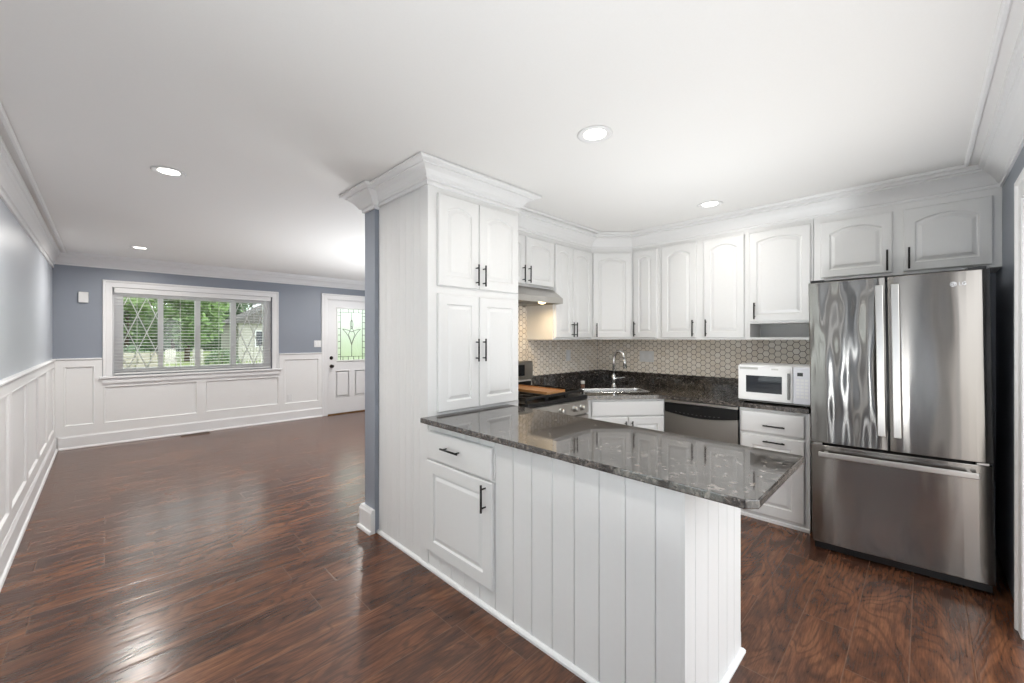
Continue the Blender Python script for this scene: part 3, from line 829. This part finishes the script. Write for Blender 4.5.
# ================================================================== APPLIANCES
def dishwasher():
    t = thing('dishwasher', 'stainless steel dishwasher with curved black control strip beside the sink cabinet', 'dishwasher', (3.553, 1.634, 0), R90)
    w = .603
    obj('tub', MB().box(.004, .03, .06, w-.004, .58, KZ-.004), M['blackp'], t)
    obj('toe_kick', MB().box(.004, .06, .0, w-.004, .08, .1), M['blackp'], t)
    obj('top_strip', MB().box(.003, -.012, .822, w-.003, .03, .843), M['steelplain'], t, bev=.003)
    # control strip: lower edge bows down
    N = 20; top = .82
    pts = [(.006+(w-.012)*k/N, .742-.028*math.sin(PI*k/N)) for k in range(N+1)]
    b = MB(); b.prism(pts+[(w-.006, top), (.006, top)], -.014, .03, mp=lambda a, q, c: (a, c, q)); c = obj('control_strip', b, M['blackp'], t)
    for k in range(11):
        x = .1+k*.035; b = MB(); b.box(x, -.0155, .752-.02*math.sin(PI*x/w)+.004, x+.014, -.0135, .757-.02*math.sin(PI*x/w)+.004)
        obj('button', b, M['greysteel'], c)
    pts2 = [(.004+(w-.008)*k/N, .739-.028*math.sin(PI*k/N)) for k in range(N+1)]
    b = MB(); b.prism([(.004, .11), (w-.004, .11)]+pts2[::-1], -.012, .03, mp=lambda a, q, c: (a, c, q)); obj('door', b, M['steelplain'], t)
    for x0, x1 in ((.0005, .0035), (w-.0035, w-.0005)):
        pass
dishwasher()

def gas_range():
    X0, X1, Yf, Yb_ = 2.208, 2.964, 2.055, 2.744
    w = X1-X0; d = Yb_-Yf
    t = thing('gas_range', 'stainless steel gas range with black grates, right of the pantry', 'range', (X0, Yf, 0))
    obj('body', MB().box(0, .03, .08, w, d, .8675), M['steelplain'], t)
    obj('toe_kick', MB().box(.01, .06, 0, w-.01, .08, .08), M['blackp'], t)
    b = MB(); b.box(0, -.004, .868, w, d-.06, .9); obj('cooktop', b, M['blackp'], t, bev=.004)
    # sloped control panel
    b = MB(); b.prism([(-.012, .75), (.03, .75), (.03, .867), (.006, .867), (-.012, .855)], .001, w-.001, mp=lambda a, q, c: (c, a, q)); obj('control_panel', b, M['steelplain'], t)
    for xk in (2.31, 2.42, 2.586, 2.763, 2.862):
        b = MB().lathe([(.029, 0), (.029, -.006), (.02, -.008), (.0225, -.012), (.021, -.036), (.017, -.04), (0, -.041)], (xk-X0, -.0125, .805), 'y', 20); obj('knob', b, M['satin'], t)
    b = MB().box(.005, -.018, .16, w-.005, .029, .735); od = obj('oven_door', b, M['steelplain'], t, bev=.004)
    obj('oven_window', MB().box(.09, -.0195, .28, w-.09, -.0175, .58), M['dglass'], od)
    b = MB().cyl((.05, -.065, .70), (w-.05, -.065, .70), .011)
    for x in (.08, w-.08): b.cyl((x, -.018, .70), (x, -.065, .70), .009)
    obj('handle', b, M['satin'], od)
    b = MB().box(.005, -.01, .085, w-.005, .029, .15); obj('drawer', b, M['steelplain'], t)
    # backguard with display
    b = MB(); b.prism([(d-.058, .9005), (d-.03, .99), (d-.05, 1.0), (d-.052, 1.155), (d-.04, 1.168), (d, 1.168), (d, .9005)], .0, w, mp=lambda a, q, c: (c, a, q)); g = obj('backguard', b, M['steelplain'], t)
    obj('display', MB().box(.25, d-.0545, 1.03, .64, d-.0505, 1.135), M['screen'], g)
    obj('backguard_vent', MB().box(.03, d-.0605, .92, w-.03, d-.03, .975), M['blackp'], g)
    # burners
    for bx, by, r in ((.15, .17, .045), (.15, .47, .038), (.378, .32, .05), (.606, .17, .05), (.606, .47, .035)):
        b = MB().lathe([(r*1.3, .9003), (r*1.3, .904), (r, .906), (r, .916), (r*.85, .92), (0, .921)], (bx, by, 0)); obj('burner', b, M['iron'], t)
    # three cast-iron grates; the middle one carries a flat griddle
    for gi, (a, c) in enumerate(((.012, .252), (.258, .498), (.504, .744))):
        b = MB(); z0, z1 = .925, .943; y0, y1 = .03, d-.085
        for x in (a, c-.014): b.box(x, y0, z0, x+.014, y1, z1)
        for y in (y0, (y0+y1)/2-.007, y1-.014): b.box(a+.014, y, z0, c-.014, y+.014, z1)
        m = (a+c)/2
        b.box(m-.006, y0+.014, z0, m+.006, y1-.014, z1)
        for q in (.25, .75): b.box(a+.014, y0+(y1-y0)*q-.006, z0, c-.014, y0+(y1-y0)*q+.006, z1)
        for x in (a, c-.014):
            for y in (y0, y1-.014): b.box(x, y, .9005, x+.014, y+.014, z0)
        obj('grate', b, M['iron'], t, bev=.002)
    b = MB().box(.26, .04, .9435, .496, d-.1, .957); b.box(.26, .04, .957, .268, d-.1, .964); b.box(.488, .04, .957, .496, d-.1, .964)
    obj('griddle', b, M['greddle'], t, 'flat griddle plate across the middle grate, coloured by the warm hood light')
M['greddle'] = simple('griddle_hood_light_steel', (196, 146, 98), .3, metal=.5)  # warm light of the hood bulbs mixed into the griddle colour
gas_range()

def hood():
    X0, X1 = 2.185, 2.932; w = X1-X0
    t = thing('range_hood', 'slim stainless steel range hood with two lit warm bulbs under the short cabinet', 'hood', (X0, 2.295, 0))
    d = 2.744-2.295
    # canopy, open below
    b = MB()
    prof = [(0, 1.697), (0, 1.745), (.119, 1.832), (d, 1.832), (d, 1.697), (d-.01, 1.697), (d-.01, 1.80), (.11, 1.80), (.012, 1.735), (.012, 1.697)]
    b.prism(prof, 0, w, mp=lambda a, q, c: (c, a, q))
    for x in (0.0005, w-.0085):
        b.prism([(.001, 1.6975), (.001, 1.744), (.12, 1.831), (d-.001, 1.831), (d-.001, 1.6975)], x, x+.008, mp=lambda a, q, c: (c, a, q))
    obj('canopy', b, M['steelplain'], t)
    obj('filter', MB().box(.01, .02, 1.722, w-.01, d-.012, 1.728), M['greysteel'], t)
    for x in (.2, w-.2):
        b = MB().lathe([(.034, 1.7215), (.034, 1.704), (.026, 1.695), (.012, 1.689), (0, 1.688)], (x, .075, 0)); obj('bulb', b, M['warmlamp'], t, 'lit warm bulb')
    return X0, w
hx0, hw = hood()
for x in (.2, hw-.2):
    lamp((hx0+x, 2.37, 1.684), 1.5, .03, 'hood_glow', (1, .74, .42))

def fridge():
    t = thing('refrigerator', 'tall stainless steel french door refrigerator with a bottom freezer drawer', 'refrigerator', (3.308, .518, 0), R90)
    t.rotation_euler = (0, math.radians(-.75), R90+math.radians(2.7)) 
    w = .79; D = .80
    # black cabinet
    b = MB(); b.box(.004, .07, .03, w-.004, D, 1.74); obj('cabinet_body', b, M['blackp'], t, 'black side and back of the cabinet')
    obj('base_grille', MB().box(.01, .03, .012, w-.01, .07, .055), M['blackp'], t)
    for x in (.06, w-.06):
        obj('foot', MB().cyl((x, .12, .002), (x, .12, .031), .02), M['blackp'], t)
    def leaf(x0, x1, z0, z1, m, nm):
        b = MB(); N = 14
        # gently crowned front
        pts = [(x0+(x1-x0)*k/N, .003*(abs(2*k/N-1))**6*2) for k in range(N+1)]
        b.prism(pts+[(x1, .066), (x0, .066)], z0, z1)
        return obj(nm, b, m, t, bev=.004)
    mid = .381
    dl = leaf(.0, mid-.004, .708, 1.752, M['steelwavy'], 'door'); dr = leaf(mid+.004, w, .708, 1.752, M['steel'], 'door')
    fz = leaf(.0, w, .06, .694, M['steel'], 'freezer_drawer')
    def vbar(x, p):
        b = MB(); b.box(x-.018, -.056, .80, x+.018, -.042, 1.70)
        for z in (.815, 1.66): b.box(x-.012, -.042, z, x+.012, .002, z+.025)
        obj('handle', b, M['satin'], p, bev=.004)
    vbar(mid-.033, dl); vbar(mid+.036, dr)
    b = MB(); b.box(.045, -.056, .628, w-.055, -.042, .66)
    for x in (.07, w-.1): b.box(x, -.042, .632, x+.02, .002, .656)
    obj('handle', b, M['satin'], fz, bev=.004)
    for x in (.0, w-.09):
        b = MB(); b.box(x+.01, .02, 1.752, x+.08, .12, 1.768); obj('hinge_cover', b, M['blackp'], t)
    for x in (.012, w-.06): obj('hinge_clip', MB().box(x, .006, .696, x+.045, .05, .706), M['satin'], t)
    # maker's mark: a disc with a face-like ring and two letters
    lx, lz = w-.135, 1.68
    b = MB().cyl((lx, .0003, lz), (lx, -.0015, lz), .014, seg=24)
    lg = obj('logo_disc', b, M['chrome'], dr)
    ring = MB()
    ring.tube([(lx+.0095*math.cos(a), -.002, lz+.0095*math.sin(a)) for a in [PI*.5+PI*1.5*k/18 for k in range(19)]], .0011, 6)
    ring.cyl((lx, -.002, lz+.004), (lx, -.002, lz-.004), .0011, seg=6); ring.cyl((lx, -.002, lz-.004), (lx+.004, -.002, lz-.004), .0011, seg=6)
    ring.cyl((lx-.004, -.001, lz+.004), (lx-.004, -.003, lz+.004), .0014, seg=8)
    obj('logo_ring', ring, M['greysteel'], lg)
    cu = bpy.data.curves.new('t', 'FONT'); cu.body = 'LG'; cu.size = .024; cu.extrude = .0008; cu.align_y = 'CENTER'
    to = bpy.data.objects.new('t', cu); COL.objects.link(to); bpy.context.view_layer.update()
    me = bpy.data.meshes.new_from_object(to.evaluated_get(bpy.context.evaluated_depsgraph_get()))
    bpy.data.objects.remove(to, do_unlink=True)
    me.transform(Matrix.Translation((lx+.02, -.0006, lz)) @ Matrix.Rotation(PI/2, 4, 'X')); me.materials.clear(); me.materials.append(M['chrome'])
    o = bpy.data.objects.new('logo_letters', me); COL.objects.link(o); o.parent = dr
fridge()

def microwave():
    t = thing('microwave', 'white countertop microwave with dark window on the granite beside the refrigerator', 'microwave', (3.575, 1.042, CT), R90)
    w, d, z0, z1 = .475, .36, .014, .298
    obj('shell', MB().box(0, .014, z0, w, d, z1), M['plastic'], t, bev=.006)
    for x in (.04, w-.04):
        for y in (.05, d-.05): obj('foot', MB().cyl((x, y, .0004), (x, y, z0+.002), .012), M['blackp'], t)
    dw = .365
    b = MB().box(.002, -.008, z0+.012, dw, .0135, z1-.006); dr = obj('door', b, M['plastic'], t, bev=.005)
    obj('window', MB().box(.058, -.0095, .085, .298, -.0075, .215), M['dglass'], dr)
    obj('brand_strip', MB().box(.012, -.0092, z1-.036, .14, -.0078, z1-.02), M['satin'], dr)
    obj('brand_strip', MB().box(.23, -.0092, z1-.036, .275, -.0078, z1-.024), M['satin'], dr)
    b = MB().box(.335, -.03, .05, .351, -.02, z1-.052)
    for z in (.055, z1-.075): b.box(.337, -.02, z, .349, -.007, z+.015)
    obj('handle', b, M['greysteel'], dr, bev=.004)
    obj('control_panel', MB().box(dw+.003, -.008, z0+.012, w-.002, .0135, z1-.006), simple('pale_grey_panel', (214, 215, 220), .35), t, bev=.004)
    obj('display', MB().box(dw+.028, -.0095, z1-.07, dw+.062, -.0075, z1-.045), M['screen'], t)
    for r in range(6):
        for c in range(3):
            obj('button', MB().box(dw+.022+c*.026, -.0095, .07+r*.024, dw+.042+c*.026, -.0075, .086+r*.024), M['plastic'], t)
    obj('lower_strip', MB().box(.004, -.006, z0+.001, w-.004, .0135, z0+.0115), M['greysteel'], t)
microwave()

# ================================================================== SMALL WALL / CEILING THINGS
def downlight(x, y, label, on=True, z=ZC, w=LAMP_W):
    t = thing('recessed_light', label, 'ceiling light', (x, y, z), 0, 'recessed ceiling lights')
    b = MB().lathe([(.058, -.0008), (.088, -.0008), (.09, -.004), (.08, -.007), (.066, -.006), (.058, -.002)], seg=40)
    obj('trim_ring', b, M['trim'], t)
    b = MB().lathe([(.0575, -.0012), (.056, -.003), (.0, -.0035)], seg=40); obj('diffuser', b, M['lamp'], t)
    lamp((x, y, z-.012), w)
downlight(1.791, 1.195, 'lit round recessed light over the peninsula')
downlight(3.366, 1.183, 'lit round recessed light near the wall cabinets, in front of the sink', w=3.5)
downlight(.291, 3.369, 'lit round recessed light in the living room ceiling, nearest the left wall crown', z=ZC+.004, w=24)
downlight(.298, 6.452, 'small far recessed light in the ceiling close to the living room window', z=ZC+.004, w=24)
# unseen fill lamps added further along the ceiling, out of view or behind the tall cabinet
for x, y, w in ((2.9, 4.6, 24), (3.1, 6.3, 24), (.35, .9, 5)):
    lamp((x, y, ZC-.012), w)

def wall_box():
    t = thing('wall_sensor', 'small white box high on the blue wall left of the window', 'sensor box', (-.185, YF-.0004, 1.84))
    obj('housing', MB().box(-.045, -.035, 0, .045, 0, .135), M['plastic'], t, bev=.006)
    obj('seam_line', MB().box(-.046, -.02, .004, .046, -.018, .131), M['greysteel'], t)
wall_box()
def plate(name, label, cat, loc, rz, w, h, kind):
    t = thing(name, label, cat, loc, rz)
    obj('cover_plate', MB().box(-w/2, -.006, -h/2, w/2, -.0003, h/2), M['plastic'], t, bev=.002)
    if kind == 'switch':
        for x in (-.024, .024): obj('rocker', MB().box(x-.014, -.0095, -.033, x+.014, -.0055, .033), M['trim'], t, bev=.002)
    elif kind == 'outlet':
        for z in (-.02, .02): obj('socket', MB().box(-.016, -.008, z-.014, .016, -.0055, z+.014), M['trim'], t, bev=.003)
    else:
        for x in (-w/4, w/4): obj('socket', MB().box(x-.017, -.008, -.03, x+.017, -.0055, .03), M['trim'], t, bev=.003)
plate('light_switch', 'white double light switch on the blue wall beside the front door', 'switch', (2.672, YF-.0002, 1.288), 0, .118, .116, 'switch')
plate('wall_outlet', 'white outlet low inside the wainscot panel left of the front door', 'outlet', (2.215, YF-.0082, .385), 0, .075, .118, 'outlet')
plate('backsplash_outlet', 'white wide outlet plate on the hex tiles right of the faucet', 'outlet', (XR-.0095, 2.12, 1.19), R90, .165, .118, 'wide')
plate('backsplash_outlet', 'white narrow outlet plate on the hex tiles above the range side counter', 'outlet', (3.6, 2.7545-.009, 1.2), 0, .075, .118, 'outlet')
def vent():
    t = thing('floor_vent', 'bronze slotted floor vent in the wood floor under the window', 'vent', (.935, 7.40, 0))
    b = MB(); b.box(-.16, -.06, .0005, .16, -.048, .006); b.box(-.16, .048, .0005, .16, .06, .006); b.box(-.16, -.048, .0005, -.148, .048, .006); b.box(.148, -.048, .0005, .16, .048, .006)
    obj('frame', b, M['vent'], t)
    b = MB(); b.box(-.148, -.048, .0004, .148, .048, .0012, mat=1)
    for k in range(15): b.box(-.14+k*.02, -.046, .0012, -.132+k*.02, .046, .005)
    obj('grille', b, [M['vent'], M['blackp']], t)
vent()

def blinds():
    x0, x1 = .1, 1.935; y = YF+.025
    t = thing('window_blind', 'white wooden horizontal slat blind lowered and open in the living room window', 'blind', (0, y, 0))
    obj('headrail', MB().box(x0-.005, -.03, 1.99, x1+.005, .03, 2.057), M['plastic'], t, bev=.003)
    z = 1.965; n = 0
    while z > .94:
        b = MB(); th = math.radians(3); c, s = math.cos(th)*.024, math.sin(th)*.024
        b.prism([(-c, z-s-.0015), (c, z+s-.0015), (c, z+s+.0015), (-c, z-s+.0015)], x0, x1, mp=lambda a, q, r: (r, a, q))
        obj('slat', b, M['plastic'], t); z -= .0425; n += 1
    obj('bottom_rail', MB().box(x0, -.025, .905, x1, .025, .925), M['plastic'], t, bev=.003)
    for x in (.32, .78, 1.24, 1.7):
        b = MB(); b.cyl((x, -.0255, .92), (x, -.0255, 1.99), .0012, seg=5); b.cyl((x, .0255, .92), (x, .0255, 1.99), .0012, seg=5); obj('ladder_cord', b, M['plastic'], t)
    b = MB().cyl((x1-.06, -.034, 1.35), (x1-.06, -.034, 1.99), .004, seg=8); obj('tilt_wand', b, M['plastic'], t)
blinds()

# ================================================================== OUTSIDE THE WINDOW
g = MB().box(-30, YF+WT+.05, -.2, 60, 70, -.15); go = obj('lawn', g, M['grass']); go['kind'] = 'structure'; go['label'] = 'green lawn outside the window'
gs = MB().box(-30, -30, -.2, XL-.7, YF+WT+.04, -.15); gg = obj('patio', gs, M['patio']); gg['kind'] = 'structure'  # unseen ground on both sides, added pale to bounce neutral light indoors
gs = MB().box(XL-.65, -30, -.2, 40, YB-.7, -.15); gg = obj('patio', gs, M['patio']); gg['kind'] = 'structure'

def tree(x, y, h, r, lm, label, n=1500, low=.25, group='trees beyond the window'):
    t = thing('tree', label, 'tree', (x, y, -.15), 0, group)
    b = MB().tube([(0, 0, -.02), (.05, .03, h*.3), (-.03, .02, h*.6), (.02, 0, h*.85)], .1, 8, radii=[.16, .12, .09, .04])
    for k in range(5):
        a = k*1.3; b.tube([(0, 0, h*(.35+.08*k)), (r*.5*math.cos(a), r*.5*math.sin(a), h*(.5+.08*k))], .05, 6, radii=[.06, .025])
    obj('trunk', b, M['bark'], t)
    b = MB(); bm = b.bm
    blobs = [(random.uniform(-.6, .6)*r, random.uniform(-.6, .6)*r, h*random.uniform(low, .92), r*random.uniform(.4, .62)) for _ in range(14)]
    for bx, by, bz, br in blobs:                      # dense inner twigs and leaves
        q = bmesh.ops.create_icosphere(bm, subdivisions=3, radius=br*.72, matrix=Matrix.Translation((bx, by, bz)))
        for vv in q['verts']: vv.co = Vector((bx, by, bz))+(vv.co-Vector((bx, by, bz)))*random.uniform(.7, 1.15)
    for _ in range(n*2):
        bx, by, bz, br = random.choice(blobs)
        d = Vector((random.gauss(0, 1), random.gauss(0, 1), random.gauss(0, 1))).normalized()*br*random.uniform(.55, 1)**.5
        c = Vector((bx, by, bz))+d; u = Vector((random.gauss(0, 1), random.gauss(0, 1), random.gauss(0, 1))).normalized(); v = u.orthogonal().normalized(); s = random.uniform(.12, .26)
        bm.faces.new([bm.verts.new(c+u*s), bm.verts.new(c+v*s*.55), bm.verts.new(c-u*s), bm.verts.new(c-v*s*.55)])
    obj('foliage', b, lm, t)
tree(-1.6, 34, 6.5, 2.4, M['leafB'], 'dark leafy tree at the left edge of the window view', 2600)
tree(3.9, 34.5, 6.8, 2.4, M['leafA'], 'light green tree behind the middle window panes', 2800)
tree(1.2, 43, 9, 3.2, M['leafA'], 'tall light green tree further back behind the left diamond pane', 2800)
tree(8.6, 44, 10, 3.4, M['leafB'], 'tall dark tree rising behind the white picket fence', 2800, .2)
tree(18.5, 33, 6.5, 2.5, M['leafA'], 'leafy tree far right, beyond the front door', 2600)
tree(4.7, 51, 10, 3.0, M['leafA'], 'pale green tree far behind the garden chairs', 2400, .15)
tree(-6, 42, 9, 3.2, M['leafB'], 'far dark tree beyond the garden wall at left', 2400, .15)
def hedge():
    t = thing('hedge', 'long dark green hedge closing the garden far behind the trees', 'hedge', (4, 60, -.15))
    b = MB(); bm = b.bm
    for k in range(60):
        q = bmesh.ops.create_icosphere(bm, subdivisions=2, radius=1.5, matrix=Matrix.Translation((-22+k*.85, random.uniform(-.4, .4), 1.4+random.uniform(-.2, .9))))
        for vv in q['verts']: vv.co += Vector((random.gauss(0, .15), random.gauss(0, .15), random.gauss(0, .15)))
    for _ in range(5000):
        c = Vector((random.uniform(-23, 29), random.gauss(-1.2, .4), random.uniform(.1, 3.9))); u = Vector((random.gauss(0, 1), random.gauss(0, 1), random.gauss(0, 1))).normalized(); v = u.orthogonal().normalized(); sz = random.uniform(.15, .3)
        bm.faces.new([bm.verts.new(c+u*sz), bm.verts.new(c+v*sz*.55), bm.verts.new(c-u*sz), bm.verts.new(c-v*sz*.55)])
    obj('foliage', b, M['leafB'], t)
    b = MB()
    for k in range(20): b.cyl((-20+k*2.4, 0, -.02), (-20+k*2.4, 0, 1.2), .07, seg=6)
    obj('stems', b, M['bark'], t)
hedge()
def shrub(x, y, r, label):
    t = thing('shrub', label, 'shrub', (x, y, -.15), 0, 'shrubs on the lawn')
    b = MB(); bm = b.bm
    for _ in range(700):
        d = Vector((random.gauss(0, 1), random.gauss(0, 1), abs(random.gauss(0, 1)))).normalized()*r*random.uniform(.5, 1)**.5
        u = Vector((random.gauss(0, 1), random.gauss(0, 1), random.gauss(0, 1))).normalized(); v = u.orthogonal().normalized(); s = random.uniform(.05, .1)
        bm.faces.new([bm.verts.new(d+u*s), bm.verts.new(d+v*s*.55), bm.verts.new(d-u*s), bm.verts.new(d-v*s*.55)])
    obj('foliage', b, M['leafB'], t)
    obj('stem', MB().cyl((0, 0, -.02), (0, 0, r*.7), .04), M['bark'], t)
shrub(.9, 31, 1.2, 'round dark shrub behind the garden wall at left')
shrub(5.0, 29.5, .9, 'round dark shrub between the garden chairs and the picket fence')
def stonewall(x0, x1, y, h, label):
    b = MB()
    for row in range(3):
        x = x0+(.25 if row % 2 else 0)
        while x < x1:
            w = random.uniform(.45, .75); b.box(x, y+random.uniform(-.03, .03), -.17+row*h/3, min(x+w-.03, x1), y+.35, -.17+(row+1)*h/3-.02); x += w
    tag(obj('garden_wall', b, M['stonewhite'], bev=.03), label, 'garden wall')
stonewall(-2.0, 2.0, 28.5, .8, 'low pale stone garden wall outside behind the left panes')
def chair_out(x, y, rz, label):
    t = thing('garden_chair', label, 'chair', (x, y, -.15), rz, 'white garden chairs')
    for k in range(5): obj('back_slat', MB().box(-.28+k*.115, .25, .35, -.18+k*.115, .28, 1.1+.05*math.sin(PI*(k+.5)/5)), M['fencewhite'], t)
    t.scale = (.8, .8, .85)
    b = MB()
    for k in range(4): b.box(-.28, -.28+k*.13, .36, .28, -.17+k*.13, .385)
    obj('seat', b, M['fencewhite'], t)
    for sx in (-.32, .28):
        obj('armrest', MB().box(sx-.03, -.32, .6, sx+.07, .28, .63), M['fencewhite'], t)
        for yy in (-.3, .22): obj('leg', MB().box(sx, yy, 0, sx+.04, yy+.06, .6), M['fencewhite'], t)
chair_out(2.45, 26.6, .35, 'white slatted garden chair outside the left middle pane, the left one')
chair_out(3.5, 27.2, -.3, 'white slatted garden chair outside, right one next to the centre window bar')
def fence():
    t = thing('picket_fence', 'white picket fence on the lawn outside the right diamond pane', 'fence', (5.6, 27, -.15))
    for k in range(22):
        x = k*.16; obj('picket', MB().prism([(x, .08), (x+.09, .08), (x+.09, .95), (x+.045, 1.02), (x, .95)], 0, .025, mp=lambda a, b, c: (a, c, b)), M['fencewhite'], t)
    for z in (.28, .78): obj('rail', MB().box(-.05, .025, z, 3.55, .06, z+.08), M['fencewhite'], t)
    for x in (-.08, 1.7, 3.5): obj('post', MB().box(x, .06, 0, x+.1, .16, 1.08), M['fencewhite'], t)
fence()
def house():
    t = thing('house', 'pale neighbouring house with dark windows beyond the right pane', 'house', (9.9, 34, -.15))
    obj('wall', MB().box(-3.2, 0, -.02, 3.2, 6, 2.6), M['fencewhite'], t)
    obj('roof', MB().prism([(-3.6, 2.6), (3.6, 2.6), (0, 4.6)], -.4, 6.4, mp=lambda a, b, c: (a, c, b)), M['roofgrey'], t)
    for x in (-2.2, -.6, 1.2):
        f = obj('window', MB().box(x, -.05, .9, x+.95, -.001, 2.1), M['trim'], t); obj('pane', MB().box(x+.07, -.06, .97, x+.88, -.051, 2.03), M['dglass'], f)
house()
